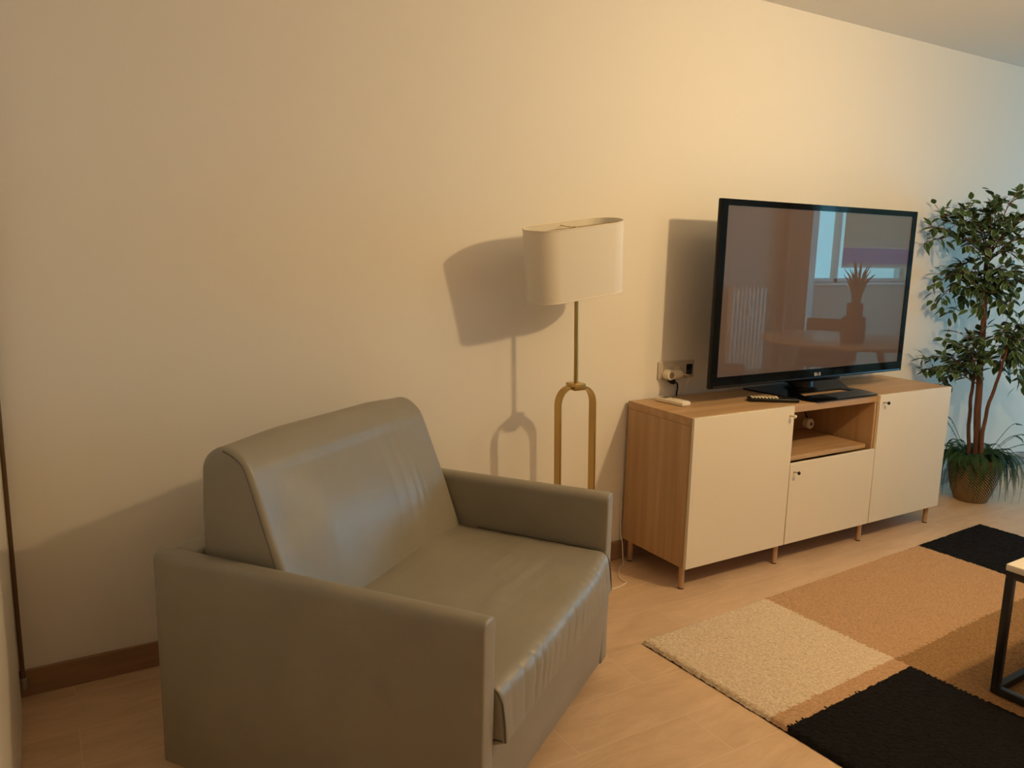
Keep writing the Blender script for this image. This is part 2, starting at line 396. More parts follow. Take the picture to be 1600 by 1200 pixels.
# ------------------------------------------------------------------ television
TX0, TX1, TY, TZ0, TZ1 = .245, 1.612, .170, .812, 1.620
tv = empty('television', (.93, .23, ZT), 'large flat black television on a low stand, turned off', 'television')
o_ = Vector((.93, .23, ZT))
def L3(p): return tuple(Vector(p)-o_)
def tvbox(bm, a, b, bev=0, seg=2): box(bm, L3(a), L3(b), bev, seg)
SX0, SX1, SZ0, SZ1 = TX0+.040, TX1-.036, TZ0+.050, TZ1-.027
bm = NB(); c = [L3((TX0, 0, TZ0)), L3((TX1, 0, TZ0)), L3((TX1, 0, TZ1)), L3((TX0, 0, TZ1))]
tvbox(bm, (TX0, TY+.006, TZ0), (TX1, TY+.022, TZ1), .004, 3); obj('casing', bm, M_dark, tv)
bm = NB()
for a, b in (((TX0+.001, TY, TZ0+.001), (SX0, TY+.012, TZ1-.001)), ((SX1, TY, TZ0+.001), (TX1-.001, TY+.012, TZ1-.001)), ((SX0, TY, TZ0+.001), (SX1, TY+.012, SZ0)), ((SX0, TY, SZ1), (SX1, TY+.012, TZ1-.001))): tvbox(bm, a, b)
obj('bezel', bm, M_gloss, tv, False)
bm = NB(); tvbox(bm, (TX0+.015, TY-.004, TZ0+.003), (TX1-.015, TY+.001, TZ0+.012), .002); obj('lower_lip', bm, M_dark, tv)
bm = NB(); tvbox(bm, (TX0+.09, TY+.02, TZ0+.06), (TX1-.09, TY+.06, TZ1-.09), .015, 3); obj('rear_housing', bm, M_dark, tv)
def screen_mat():
    m = bpy.data.materials.new('tv_glass'); m.use_nodes = True; nt = m.node_tree; nt.nodes.clear()
    o = nt.nodes.new('ShaderNodeOutputMaterial'); d = nt.nodes.new('ShaderNodeBsdfDiffuse'); d.inputs[0].default_value = (.115, .085, .082, 1)
    g = nt.nodes.new('ShaderNodeBsdfGlossy'); g.inputs['Roughness'].default_value = .0; g.inputs[0].default_value = (1, .97, .95, 1)
    x = nt.nodes.new('ShaderNodeMixShader'); x.inputs[0].default_value = .13
    nt.links.new(d.outputs[0], x.inputs[1]); nt.links.new(g.outputs[0], x.inputs[2]); nt.links.new(x.outputs[0], o.inputs[0]); return m
bm = NB(); tvbox(bm, (SX0, TY+.003, SZ0), (SX1, TY+.0055, SZ1)); obj('screen', bm, screen_mat(), tv, False)
# maker's mark: ring badge and the two letters
M_badge = mat('silver_print', (.62, .62, .62), .35)
lx, lz, ly = .934, TZ0+.0235, TY-.001; g = NB(); h_ = .0075
def seg2(bm, pts, r=.0013): tube(bm, [L3((x, ly, z)) for x, z in pts], r, 6)
seg2(g, [(lx+h_*math.cos(k*PI/12), lz+h_*math.sin(k*PI/12)) for k in range(24)]+[(lx+h_, lz)], .0012)
seg2(g, [(lx, lz+.004), (lx, lz-.004), (lx+.004, lz-.004)]); seg2(g, [(lx-.003, lz+.003), (lx-.003, lz+.002)], .001)
x_ = lx+.013; seg2(g, [(x_, lz+.0065), (x_, lz-.0065), (x_+.007, lz-.0065)])
x_ = lx+.031; seg2(g, [(x_+.0055*math.cos(a), lz+.0065*math.sin(a)) for a in [math.radians(50+k*22) for k in range(13)]]+[(x_+.0055, lz-.0005), (x_+.001, lz-.0005)])
obj('badge', g, M_badge, tv)
# stand: dark plate with a front bar and an open slot, short neck
def plate(bm, poly, z0, z1):
    lo = [bm.verts.new(L3((p[0], p[1], z0))) for p in poly]; hi = [bm.verts.new(L3((p[0], p[1], z1))) for p in poly]
    bm.faces.new(lo[::-1]); bm.faces.new(hi)
    for k in range(len(poly)): bm.faces.new((lo[k], lo[(k+1) % len(poly)], hi[(k+1) % len(poly)], hi[k]))
bm = NB(); sp = NB()
plate(sp, round_poly([(.815, .19), (1.225, .19), (1.415, .405), (.70, .405), (.722, .19)], [.001, .001, .02, .02, .001], 4), ZT+.001, ZT+.007)
plate(sp, round_poly([(.745, .010), (1.215, .010), (1.235, .128), (.728, .128)], [.035, .035, .001, .001], 6), ZT+.001, ZT+.007)
plate(sp, [(.7285, .127), (.815, .127), (.852, .1905), (.722, .1905)], ZT+.001, ZT+.007)
plate(sp, [(1.183, .127), (1.235, .127), (1.2255, .1905), (1.154, .1905)], ZT+.001, ZT+.007)
bm.free(); obj('stand_plate', sp, M_gloss, tv, False)
bm = NB(); lathe(bm, [(.085, .0072), (.06, .02), (.052, .10)], 28, L3((.98, .285, ZT))); obj('stand_neck', bm, M_dark, tv)
bm = NB(); tvbox(bm, (.80, .195, TZ0-.018), (1.16, .31, TZ0+.03), .008, 3); obj('stand_bracket', bm, M_gloss, tv)

# ------------------------------------------------------------------ remotes
r1 = empty('remote_control', (.142, .285, ZT), 'small white air-conditioner remote control lying on left end of bench', 'remote control', math.radians(97))
obj('shell', B((-.08, -.027, .0005), (.08, .027, .019), .005, 3), M_plast, r1)
obj('display', B((.025, -.018, .0185), (.062, .018, .0198), .001), mat('grey_display', (.16, .15, .13), .25), r1)
obj('button_cover', B((-.072, -.021, .0185), (.008, .021, .0202), .0007), M_plast, r1)
r2_ = empty('remote_control', (.590, .118, ZT), 'long black remote control with pale buttons lying in front of television', 'remote control', math.radians(-33))
obj('shell', B((-.112, -.024, .0005), (.112, .024, .018), .005, 3), M_dark, r2_)
M_btn = mat('pale_button', (.80, .70, .50), .5)
for i in range(11):
    for j in range(3):
        x = -.098+i*.0155; y = -.0145+j*.0145
        obj('button', B((x, y-.0048, .0175), (x+.0095, y+.0056, .0215), .0012, 2), M_btn if i < 8 else M_dark, r2_)

# ------------------------------------------------------------------ wall socket, plugs, cords
YW = YB
so = empty('wall_socket', (.28, YW, .86), 'pale triple wall socket plate above left end of bench', 'socket')
obj('plate', B((-.108, -.010, -.040), (.110, 0, .042), .004, 3), mat('socket_plate', (.55, .49, .40), .4), so)
obj('insert', B((-.096, -.0125, -.031), (.098, -.0095, .033), .002), mat('socket_insert', (.60, .53, .43), .4), so)
obj('blank_module', B((.058, -.0145, -.024), (.095, -.012, .024), .001), M_dark, so)
for dx in (-.066, .0):
    bm = NB(); tube(bm, [(dx, -.0115, 0), (dx, -.0135, 0)], .019, 24); obj('outlet', bm, M_plast, so)
pl = empty('plug', (.214, YW-.0135, .845), 'bulky white plug adapter with a round socket face pushed in wall socket', 'plug')
bm = NB(); tube(bm, [(0, 0, 0), (0, -.03, 0), (0, -.038, 0)], [.023, .0245, .022], 24); obj('body', bm, M_plast, pl)
bm = NB(); tube(bm, [(0, -.0378, .0), (0, -.0395, .0)], .014, 20); obj('socket_face', bm, mat('shaded_plastic', (.30, .25, .19), .6), pl)
bm = NB(); tube(bm, smooth_path([(.02, -.020, .0), (.050, -.021, -.001), (.080, -.019, -.004)], 4), [.0215]*4+[.020]*3+[.013, .010], 20); obj('arm', bm, M_plast, pl)
c1 = obj('white_wire', T(smooth_path([(.300, YW-.034, .842), (.334, YW-.032, .832), (.336, YW-.028, .80), (.326, YW-.012, .765), (.322, YW-.006, .735), (.322, YW-.006, .68), (.322, YW-.006, .60)], 6), .0034, 8), M_cordw)
tag(c1, 'thin white cord dropping from wall socket behind the bench', 'cord')
c2 = empty('power_cable', (.225, YW-.03, .81), 'black cable with flat plug curving down from wall socket behind bench', 'cable')
bm = NB(); tube(bm, smooth_path([(-.002, .012, .018), (.004, -.002, .006), (.028, -.003, -.002)], 4), [.011]*4+[.012]*4+[.006], 12); obj('plug_head', bm, M_dark, c2)
obj('lead', T(smooth_path([(.022, -.003, -.001), (.048, .004, -.010), (.060, .012, -.035), (.066, .0215, -.058), (.070, .0235, -.10), (.070, .0235, -.16)], 6), .0036, 8), M_dark, c2)
ns = empty('extension_socket', (1.119, .325, .545), 'round white socket hanging from a black lead inside the open niche', 'socket')
bm = NB(); tube(bm, [(0, .018, 0), (.0, -.010, 0), (.0, -.016, 0)], [.026, .027, .022], 24); obj('body', bm, M_plast, ns)
bm = NB(); tube(bm, [(0, -.0155, 0), (0, -.0175, 0)], .010, 16); obj('socket_face', bm, mat('shaded_face', (.16, .13, .10), .6), ns)
obj('lead', T(smooth_path([(0, .01, .02), (.0, .03, .06), (-.004, .055, .10), (-.004, .060, .150)], 5), .004, 8), M_dark, ns)
fc = obj('trailing_wire', T(smooth_path([(-.004, .421, .30), (-.004, .420, .14), (-.004, .402, .08), (-.010, .385, .012), (-.030, .355, .0035), (-.075, .325, .003), (-.106, .294, .003), (-.140, .250, .003), (-.150, .215, .003), (-.150, .190, .003), (-.196, .172, .003), (-.26, .165, .003), (-.33, .172, .003), (-.37, .19, .003)], 6), .0028, 8), M_cordw)
tag(fc, 'white lamp cord trailing on floor beside left rear bench leg', 'cord')

# ------------------------------------------------------------------ floor lamp
lp = empty('floor_lamp', (-.432, .20, 0), 'brass floor lamp with a wide white fabric shade behind the armchair', 'floor lamp')
obj('base', B((-.11, -.08, 0), (.11, .08, .018), .004), M_brass, lp)
def ribbon(bm, pts, wy, th):
    """flat bar following pts in the x-z plane, wide along y"""
    P = [Vector((p[0], 0, p[1])) for p in pts]; rings = []
    for i, p in enumerate(P):
        a = P[max(0, i-1)]; b = P[min(len(P)-1, i+1)]; t = (b-a).normalized(); n = Vector((-t.z, 0, t.x))
        rings.append([bm.verts.new(p+n*sx*th/2+Vector((0, sy*wy/2, 0))) for sx, sy in ((-1, -1), (1, -1), (1, 1), (-1, 1))])
    for a, b in zip(rings, rings[1:]):
        for k in range(4): bm.faces.new((a[k], a[(k+1) % 4], b[(k+1) % 4], b[k]))
    bm.faces.new(rings[0][::-1]); bm.faces.new(rings[-1])
lean = -.035
def lx_(x, z): return x+lean*(z-.46)*.9
pts = [(-.083, .018), (-.083, .80)] + [(-.083+.058-.058*math.cos(k*PI/16), .80+.07*math.sin(k*PI/16)) for k in range(1, 9)]
pts += [(-p[0], p[1]) for p in reversed(pts)]
bm = NB(); ribbon(bm, [(lx_(x, z), z) for x, z in pts], .038, .008); obj('arch', bm, M_brass, lp, angle=30)
cx = lx_(0, .87)
obj('collar', B((cx-.026, -.031, .860), (cx+.026, .031, .886), .002), M_brass, lp)
obj('pole', T([(cx, 0, .886), (lx_(0, 1.25), 0, 1.25), (lx_(0, 1.45), 0, 1.45)], .0088, 20), M_brass, lp)
def stadium(cl, r, n=14):
    return [(cl/2+r*math.cos(a), r*math.sin(a)) for a in [-PI/2+PI*k/n for k in range(n+1)]]+[(-cl/2-r*math.cos(a), -r*math.sin(a)) for a in [-PI/2+PI*k/n for k in range(n+1)]]
def shade_mat():
    m = bpy.data.materials.new('shade_fabric'); m.use_nodes = True; nt = m.node_tree; b = nt.nodes['Principled BSDF']
    b.inputs['Base Color'].default_value = (.88, .84, .74, 1); b.inputs['Roughness'].default_value = .85; b.inputs['Specular IOR Level'].default_value = .1
    tr = nt.nodes.new('ShaderNodeBsdfTranslucent'); tr.inputs[0].default_value = (.80, .74, .62, 1); x = nt.nodes.new('ShaderNodeMixShader'); x.inputs[0].default_value = .22
    o = nt.nodes['Material Output']; nt.links.new(b.outputs[0], x.inputs[1]); nt.links.new(tr.outputs[0], x.inputs[2]); nt.links.new(x.outputs[0], o.inputs[0])
    w = nt.nodes.new('ShaderNodeTexNoise'); w.inputs['Scale'].default_value = 500; bp = nt.nodes.new('ShaderNodeBump'); bp.inputs['Strength'].default_value = .1; bp.inputs['Distance'].default_value = .0005
    nt.links.new(w.outputs[0], bp.inputs['Height']); nt.links.new(bp.outputs[0], b.inputs['Normal']); return m
SH = .266; SC, SR = .245, .088
bm = NB(); rings = []
for z, k in ((-SH/2, .968), (-SH/4, .976), (0, .984), (SH/4, .992), (SH/2, 1)):
    rings.append([bm.verts.new((x*k, y*k, z)) for x, y in stadium(SC, SR)])
inner = [[bm.verts.new((x*k, y*k, z)) for x, y in stadium(SC, SR-.002)] for z, k in ((SH/2, 1), (-SH/2, .968))]
loop = rings+inner+[rings[0]]
for a, b in zip(loop, loop[1:]):
    n = len(a)
    for k in range(n): bm.faces.new((a[k], a[(k+1) % n], b[(k+1) % n], b[k]))
sh = obj('lamp_shade', bm, shade_mat(), lp, angle=50)
sh.location = (-.041, 0, 1.357); sh.rotation_euler = (math.radians(6), math.radians(-7.8), 0)
bm = NB()
for z, k in ((SH/2, 1), (-SH/2, .968)):
    p = [(x*k, y*k, z) for x, y in stadium(SC, SR)]; tube(bm, p+[p[0]], .0022, 6)
obj('rim', bm, mat('shade_tape', (.80, .74, .62), .8), sh)
bm = NB(); zz = SH/2-.012
tube(bm, [(-.205, 0, zz), (.205, 0, zz)], .0018, 6); tube(bm, [(0, -.085, zz), (0, .085, zz)], .0018, 6); tube(bm, [(.01*math.cos(k*PI/6), .01*math.sin(k*PI/6), zz) for k in range(13)], .003, 6)
obj('spider', bm, M_brass, sh)
bm = NB(); lathe(bm, [(.013, -.06), (.014, -.02), (.026, .02), (.03, .045), (.022, .07), (.004, .078)], 20); obj('light_bulb', bm, mat('opal_bulb', (.8, .78, .72), .3), sh)

# ------------------------------------------------------------------ rug
ANG = .0477; RL, RW = 2.412, 1.70
cell = .0075; nx, ny = int(RL/cell), int(RW/cell)
cream, tan, brown, blk = 0, 1, 2, 3
def patch(s, t):
    if s < .665: return cream if t < .562 else (tan if t < .622 else blk)
    if s < 1.80: return tan if t < .568 else brown
    return blk if t < .62 else (tan if t < 1.1 else cream)
verts = []; faces = []; mids = []
for j in range(ny+1):
    for i in range(nx+1):
        s, t = i*cell, j*cell
        e = min(i, nx-i, j, ny-j)
        h = .004 if e == 0 else (.014 if e == 1 else .018)
        jx = (random.random()-.5)*.004; jy = (random.random()-.5)*.004
        h += (random.random()-.5)*.0036 + noise.noise(Vector((s*9, t*9, 0)))*.0018
        verts.append((s+jx, -(t+jy), h))
for j in range(ny):
    for i in range(nx):
        a = j*(nx+1)+i; faces.append((a, a+nx+1, a+nx+2, a+1))
        mids.append(patch((i+.5)*cell+(random.random()-.5)*.008, (j+.5)*cell+(random.random()-.5)*.008))
nb = len(verts)
per = [(0, 0), (RL, 0), (RL, -RW), (0, -RW)]
for x, y in per: verts.append((x, y, .001))
me = bpy.data.meshes.new('rug'); me.from_pydata(verts, [], faces + [(nb+3, nb+2, nb+1, nb)]); mids.append(3)
me.polygons.foreach_set('material_index', mids)
def rugm(n, c, v=.2): return mat(n, c, .95, spec=.05, var=v, vscale=120, bump=.5, bscale=450, bdist=.003)
rg = link('rug', me, [rugm('rug_cream', (.62, .50, .365)), rugm('rug_tan', (.45, .28, .16), .2), rugm('rug_brown', (.27, .155, .07), .25), rugm('rug_black', (.010, .009, .009), .3)])
rg.location = (-.434, -.247, 0); rg.rotation_euler = (0, 0, ANG)
tag(rg, 'rug of cream, tan, brown and black rectangles on the tiled floor', 'rug')

# ------------------------------------------------------------------ coffee table
ct = empty('coffee_table', (.329, -1.062, .0228), 'coffee table with a white top on a thin black metal frame, standing on rug', 'coffee table', math.radians(1.5))
M_fr = mat('black_metal', (.010, .010, .011), .38)
TL, TWd, TH = .95, .50, .414; q = .023
# local: x right, y toward viewer (negative)
for x in (0, TL-q):
    for y in (0, -TWd+q): obj('leg', B((x, y-q, q), (x+q, y, TH-q), .001), M_fr, ct)
for z in (.0, TH-q):
    bm = NB()
    box(bm, (0, -q, z), (TL, 0, z+q), .001); box(bm, (0, -TWd, z), (TL, -TWd+q, z+q), .001); box(bm, (0, -TWd+q, z), (q, -q, z+q), .001); box(bm, (TL-q, -TWd+q, z), (TL, -q, z+q), .001)
    obj('rail', bm, M_fr, ct)
obj('tabletop', B((-.002, -TWd-.002, TH), (TL+.002, .002, TH+.022), .003, 3), mat('white_marble', (.78, .72, .62), .25, var=.06, vscale=4), ct)

# ------------------------------------------------------------------ artificial ficus
fx = empty('potted_ficus', (2.40, .15, 0), 'tall leafy ficus tree in a brown woven pot right of bench', 'potted plant')
fo = Vector((2.40, .15, 0))
def pot_mat():
    m, nt, b = node_mat('woven_pot'); L = nt.links.new; N = nt.nodes.new
    tc = N('ShaderNodeTexCoord'); sp = N('ShaderNodeSeparateXYZ'); L(tc.outputs['Object'], sp.inputs[0])
    at = N('ShaderNodeMath'); at.operation = 'ARCTAN2'; L(sp.outputs[1], at.inputs[0]); L(sp.outputs[0], at.inputs[1])
    a = N('ShaderNodeMath'); a.operation = 'MULTIPLY'; a.inputs[1].default_value = 44; L(at.outputs[0], a.inputs[0])
    z = N('ShaderNodeMath'); z.operation = 'MULTIPLY_ADD'; z.inputs[1].default_value = 400; L(sp.outputs[2], z.inputs[0]); L(a.outputs[0], z.inputs[2])
    s = N('ShaderNodeMath'); s.operation = 'SINE'; L(z.outputs[0], s.inputs[0])
    r = N('ShaderNodeValToRGB'); r.color_ramp.elements[0].position = .35; r.color_ramp.elements[1].position = .55
    mr = N('ShaderNodeMapRange'); mr.inputs[1].default_value = -1; L(s.outputs[0], mr.inputs[0]); L(mr.outputs[0], r.inputs[0])
    r.color_ramp.elements[0].color = (.025, .017, .009, 1); r.color_ramp.elements[1].color = (.40, .25, .11, 1)
    L(r.outputs[0], b.inputs['Base Color']); b.inputs['Roughness'].default_value = .7
    bp = N('ShaderNodeBump'); bp.inputs['Strength'].default_value = .8; bp.inputs['Distance'].default_value = .004; L(mr.outputs[0], bp.inputs['Height']); L(bp.outputs[0], b.inputs['Normal'])
    return m
bm = NB(); lathe(bm, [(.080, 0), (.088, .004), (.106, .05), (.124, .11), (.134, .17), (.135, .21), (.130, .245), (.124, .26), (.116, .258), (.112, .24)], 64); obj('pot', bm, pot_mat(), fx)
bm = NB(); lathe(bm, [(.118, .232), (.06, .243), (.01, .246)], 32); obj('soil', bm, mat('dark_moss', (.02, .018, .01), .95, bump=.6, bscale=90, bdist=.01), fx)
M_bark = mat('brown_bark', (.12, .045, .022), .7, var=.35, vscale=40, stretch=(1, 1, .2), bump=.6, bscale=60)
def stem(ptsw, r0, r1):
    P = smooth_path([Vector(p)-fo for p in ptsw], 6); n = len(P)
    P = [p+Vector((math.sin(i*1.3), math.cos(i*1.7), 0))*.002 for i, p in enumerate(P)]
    return obj('trunk', T(P, [r0+(r1-r0)*i/(n-1) for i in range(n)], 12), M_bark, fx)
stem([(2.403, .145, .22), (2.387, .175, .684), (2.379, .19, 1.051), (2.37, .207, 1.338), (2.371, .205, 1.515)], .021, .009)
stem([(2.418, .200, .22), (2.408, .220, .525), (2.408, .219, .713), (2.415, .207, .827)], .0115, .007)
stem([(2.376, .11, .22), (2.376, .111, .51), (2.393, .078, .736), (2.405, .055, .92)], .0115, .007)
BR = [([2.369,0.208,1.409],[2.03,0.368,1.568]),
    ([2.369,0.208,1.409],[2.028,0.367,1.478]),
    ([2.369,0.208,1.409],[2.141,0.368,1.631]),
    ([2.369,0.208,1.409],[2.159,0.275,1.664]),
    ([2.369,0.208,1.409],[2.389,0.199,1.724]),
    ([2.369,0.208,1.409],[2.375,0.095,1.753]),
    ([2.369,0.208,1.409],[2.263,0.068,1.596]),
    ([2.369,0.208,1.409],[2.44,0.08,1.637]),
    ([2.369,0.208,1.409],[2.324,-0.061,1.481]),
    ([2.369,0.208,1.409],[2.305,0.278,1.601]),
    ([2.369,0.208,1.409],[2.311,-0.012,1.413]),
    ([2.369,0.208,1.409],[2.189,0.232,1.458]),
    ([2.369,0.208,1.409],[2.467,-0.034,1.653]),
    ([2.369,0.208,1.409],[2.64,-0.049,1.418]),
    ([2.369,0.208,1.409],[2.149,0.332,1.596]),
    ([2.369,0.208,1.409],[2.271,0.179,1.65]),
    ([2.377,0.194,1.231],[2.133,0.365,1.241]),
    ([2.377,0.194,1.231],[2.206,0.368,1.15]),
    ([2.377,0.194,1.231],[2.326,0.347,1.075]),
    ([2.377,0.194,1.231],[2.275,0.304,1.362]),
    ([2.377,0.194,1.231],[2.61,0.121,1.306]),
    ([2.377,0.194,1.231],[2.303,-0.014,1.175]),
    ([2.377,0.194,1.231],[2.604,0.042,1.238]),
    ([2.377,0.194,1.231],[2.348,0.087,1.132]),
    ([2.377,0.194,1.231],[2.218,0.22,1.231]),
    ([2.377,0.194,1.231],[2.245,0.148,1.094]),
    ([2.377,0.194,1.231],[2.469,-0.126,1.18]),
    ([2.377,0.194,1.231],[2.232,0.366,1.313]),
    ([2.377,0.194,1.231],[2.295,0.102,1.341]),
    ([2.377,0.194,1.231],[2.411,0.192,1.159]),
    ([2.386,0.175,0.721],[2.09,0.369,0.823]),
    ([2.386,0.175,0.721],[2.14,0.369,0.753]),
    ([2.386,0.175,0.721],[2.303,0.368,0.659]),
    ([2.386,0.175,0.721],[2.155,0.275,0.941]),
    ([2.386,0.175,0.721],[2.192,0.202,0.912]),
    ([2.386,0.175,0.721],[2.253,0.2,0.963]),
    ([2.386,0.175,0.721],[2.429,0.233,0.972]),
    ([2.386,0.175,0.721],[2.269,0.34,0.76]),
    ([2.386,0.175,0.721],[2.343,0.115,0.825]),
    ([2.386,0.175,0.721],[2.362,0.286,0.8]),
    ([2.441,0.073,0.916],[2.457,0.007,0.994]),
    ([2.441,0.073,0.916],[2.407,-0.016,0.75]),
    ([2.441,0.073,0.916],[2.604,-0.008,0.845]),
    ([2.441,0.073,0.916],[2.553,0.016,0.698]),
    ([2.441,0.073,0.916],[2.336,0.075,0.956]),
    ([2.441,0.073,0.916],[2.554,-0.082,0.965]),
    ([2.441,0.073,0.916],[2.467,0.043,0.846]),
    ([2.441,0.073,0.916],[2.626,0.013,1.06]),
    ([2.441,0.073,0.916],[2.5,0.138,0.776])]
def leaf(bm, o, d, nrm, ln, wd):
    """leaf blade with a pale rim, folded slightly at the midrib"""
    d = d.normalized(); side = d.cross(nrm).normalized(); nrm = side.cross(d).normalized()
    prof = [(0, .0), (.12, .30), (.32, .50), (.55, .46), (.78, .27), (1.0, 0)]
    mid = []; outl = []; outr = []; inl = []; inr = []
    for t, w in prof:
        droop = -nrm*ln*.22*t*t; c = o+d*ln*t+droop
        mid.append(bm.verts.new(c))
        for lst, sg, k in ((outl, 1, 1), (outr, -1, 1), (inl, 1, .82), (inr, -1, .82)):
            lst.append(bm.verts.new(c+side*sg*w*wd*k+nrm*abs(w)*wd*.12*k) if 0 < w else mid[-1])
    for i in range(len(prof)-1):
        for A, Bq, mi in ((mid, inl, 0), (inl, outl, 1), (inr, mid, 0), (outr, inr, 1)):
            q = [A[i], A[i+1], Bq[i+1], Bq[i]]; u = []
            for v in q:
                if v not in u: u.append(v)
            if len(u) >= 3:
                try: f = bm.faces.new(u); f.material_index = mi
                except ValueError: pass
tw = NB(); lf = NB(); rnd = random.Random(4)
for a, b in BR:
    A = Vector(a)-fo; Bp = Vector(b)-fo; A = A+Vector((rnd.uniform(-.01, .01), rnd.uniform(-.01, .01), rnd.uniform(-.05, .05)))
    midp = (A+Bp)/2+Vector((0, 0, .03+.05*rnd.random()))
    P = smooth_path([A, midp, Bp], 7); n = len(P)
    tube(tw, P, [.0045-.003*i/(n-1) for i in range(n)], 5)
    Ln = (Bp-A).length
    for i in range(3, n):
        cnt = (2 if i % 2 else 3) if i < n-1 else 4
        for k in range(cnt):
            t = (P[i]-P[i-1]).normalized()
            sd = Vector((rnd.uniform(-1, 1), rnd.uniform(-1, 1), rnd.uniform(-.5, .8))).normalized()
            base = P[i]+(P[i-1]-P[i])*rnd.random()
            if rnd.random() < .35:
                e = base+(sd+t*.6).normalized()*rnd.uniform(.03, .08)
                if e.y+fo.y > .40: e.y = .40-fo.y
                tube(tw, [base, e], .0013, 4); base = e
            d = (t*rnd.uniform(.2, 1)+sd*.9+Vector((0, 0, -.25))).normalized()
            if (base+d*.06).y+fo.y > .405: d.y = -abs(d.y)*.4
            leaf(lf, base+d*.006, d, Vector((rnd.uniform(-.6, .6), rnd.uniform(-.6, .6), 1)), rnd.uniform(.048, .072), rnd.uniform(.027, .037))
obj('twigs', tw, M_bark, fx)
M_leafg = mat('leaf_green', (.042, .092, .038), .5, spec=.3, var=.5, vscale=9); M_leafr = mat('leaf_rim', (.26, .34, .19), .5, spec=.3)
obj('foliage', lf, [M_leafg, M_leafr], fx, angle=80)
# fern filling the pot
fe = NB(); rnd = random.Random(9)
def frond(bm, az, out, rise, drop, w_):
    P = []; n = 34; st = Vector((math.cos(az)*.035, math.sin(az)*.035, .24)); bend = rnd.uniform(-.5, .5)
    for i in range(n+1):
        t = i/n; r = out*(1-(1-t)**2.0); z = rise*math.sin(min(1, t*1.7)*PI/2)-drop*t**2.2
        a = az+bend*t*t
        p = st+Vector((math.cos(a)*r, math.sin(a)*r, z))
        p.y = min(p.y, .385-fo.y); p.x = max(p.x, 1.85-fo.x); p.z = max(p.z, .015)
        P.append(p)
    tube(bm, P, [.0016-.0011*i/n for i in range(n+1)], 4)
    for i in range(2, n+1):
        t = P[i]-P[i-1]
        if t.length < 1e-4: continue
        t.normalize(); sd = t.cross(Vector((0, 0, 1)))
        if sd.length < .25: sd = Vector((-math.sin(az), math.cos(az), 0))
        sd.normalize(); f = i/n; w = w_*min(1, f*4)*min(1, (1.06-f)*2.2)
        for sub in (0, .5):
            o = P[i]+(P[i-1]-P[i])*sub
            for sg in (1, -1):
                tip = o+sd*sg*w*rnd.uniform(.8, 1.05)+t*w*rnd.uniform(.25, .6)+Vector((0, 0, -w*rnd.uniform(.1, .4)))
                tip.y = min(tip.y, .41-fo.y)
                wd = t*.0016
                bm.faces.new([bm.verts.new(o-wd), bm.verts.new((o+tip)/2-wd*.9+sd.cross(t)*.0008), bm.verts.new(tip), bm.verts.new((o+tip)/2+wd*.9+sd.cross(t)*.0008), bm.verts.new(o+wd)])
for k in range(125):
    az = 2*PI*k/84*5+rnd.uniform(-.2, .2)
    frond(fe, az, rnd.uniform(.13, .20), rnd.uniform(.05, .12), rnd.uniform(.10, .29), rnd.uniform(.015, .021))
for az, o_r, ri, dr in ((-1.05, .26, .10, .34), (-1.25, .25, .10, .36), (-.85, .25, .12, .36), (-1.1, .24, .08, .32), (-1.15, .31, .13, .22), (-.95, .30, .16, .14), (-1.25, .22, .20, .04), (-1.0, .30, .10, .30), (-1.4, .24, .12, .30), (1.9, .2, .22, 0), (2.1, .16, .24, .02), (-1.0, .17, .24, .0), (-1.5, .2, .2, .05)):
    frond(fe, az, o_r, ri, dr, .019)
obj('fern_foliage', fe, mat('fern_green', (.026, .066, .024), .6, spec=.2, var=.4, vscale=14), fx, angle=80)

# ------------------------------------------------------------------ the side of the room that the screen mirrors
# radiator
ra = empty('radiator', (4.38, YF, 0), 'white column radiator on the wall opposite, mirrored in the television screen', 'radiator')
M_rad = mat('radiator_enamel', (.80, .76, .70), .35)
bm = NB()
for i in range(9):
    x = -.24+i*.06; box(bm, (x-.019, .045, .12), (x+.019, .125, 1.02), .012, 2)
tube(bm, [(-.26, .085, .16), (.26, .085, .16)], .017, 10); tube(bm, [(-.26, .085, .98), (.26, .085, .98)], .017, 10); obj('columns', bm, M_rad, ra)
obj('bracket', B((-.2, 0, .95), (.2, .05, .97)), M_rad, ra)
obj('heat_meter', B((-.025, .124, .70), (.015, .142, .80), .003), mat('meter_plastic', (.85, .82, .76), .4), ra)
# curtain
cu = empty('curtain', (5.12, YF+.11, 0), 'long beige curtain beside the window, mirrored in the television screen', 'curtain')
bm = NB(); R_ = []
for z in (.04, .8, 1.6, 2.40):
    R_.append([bm.verts.new((-.20+.40*i/60, .03*math.sin(i*.62)+.006*math.sin(i*1.7+z), z)) for i in range(61)])
for a, b in zip(R_, R_[1:]):
    for i in range(60): bm.faces.new((a[i], a[i+1], b[i+1], b[i]))
o = obj('cloth', bm, mat('beige_cloth', (.42, .30, .24), .9), cu); md = o.modifiers.new('thick', 'SOLIDIFY'); md.thickness = .004
obj('rod', T([(-.25, 0, 2.42), (.25, 0, 2.42)], .012, 10), M_brass, cu)
for x in (-.24, .22): obj('bracket', B((x, -.11, 2.41), (x+.02, 0, 2.43)), M_brass, cu)
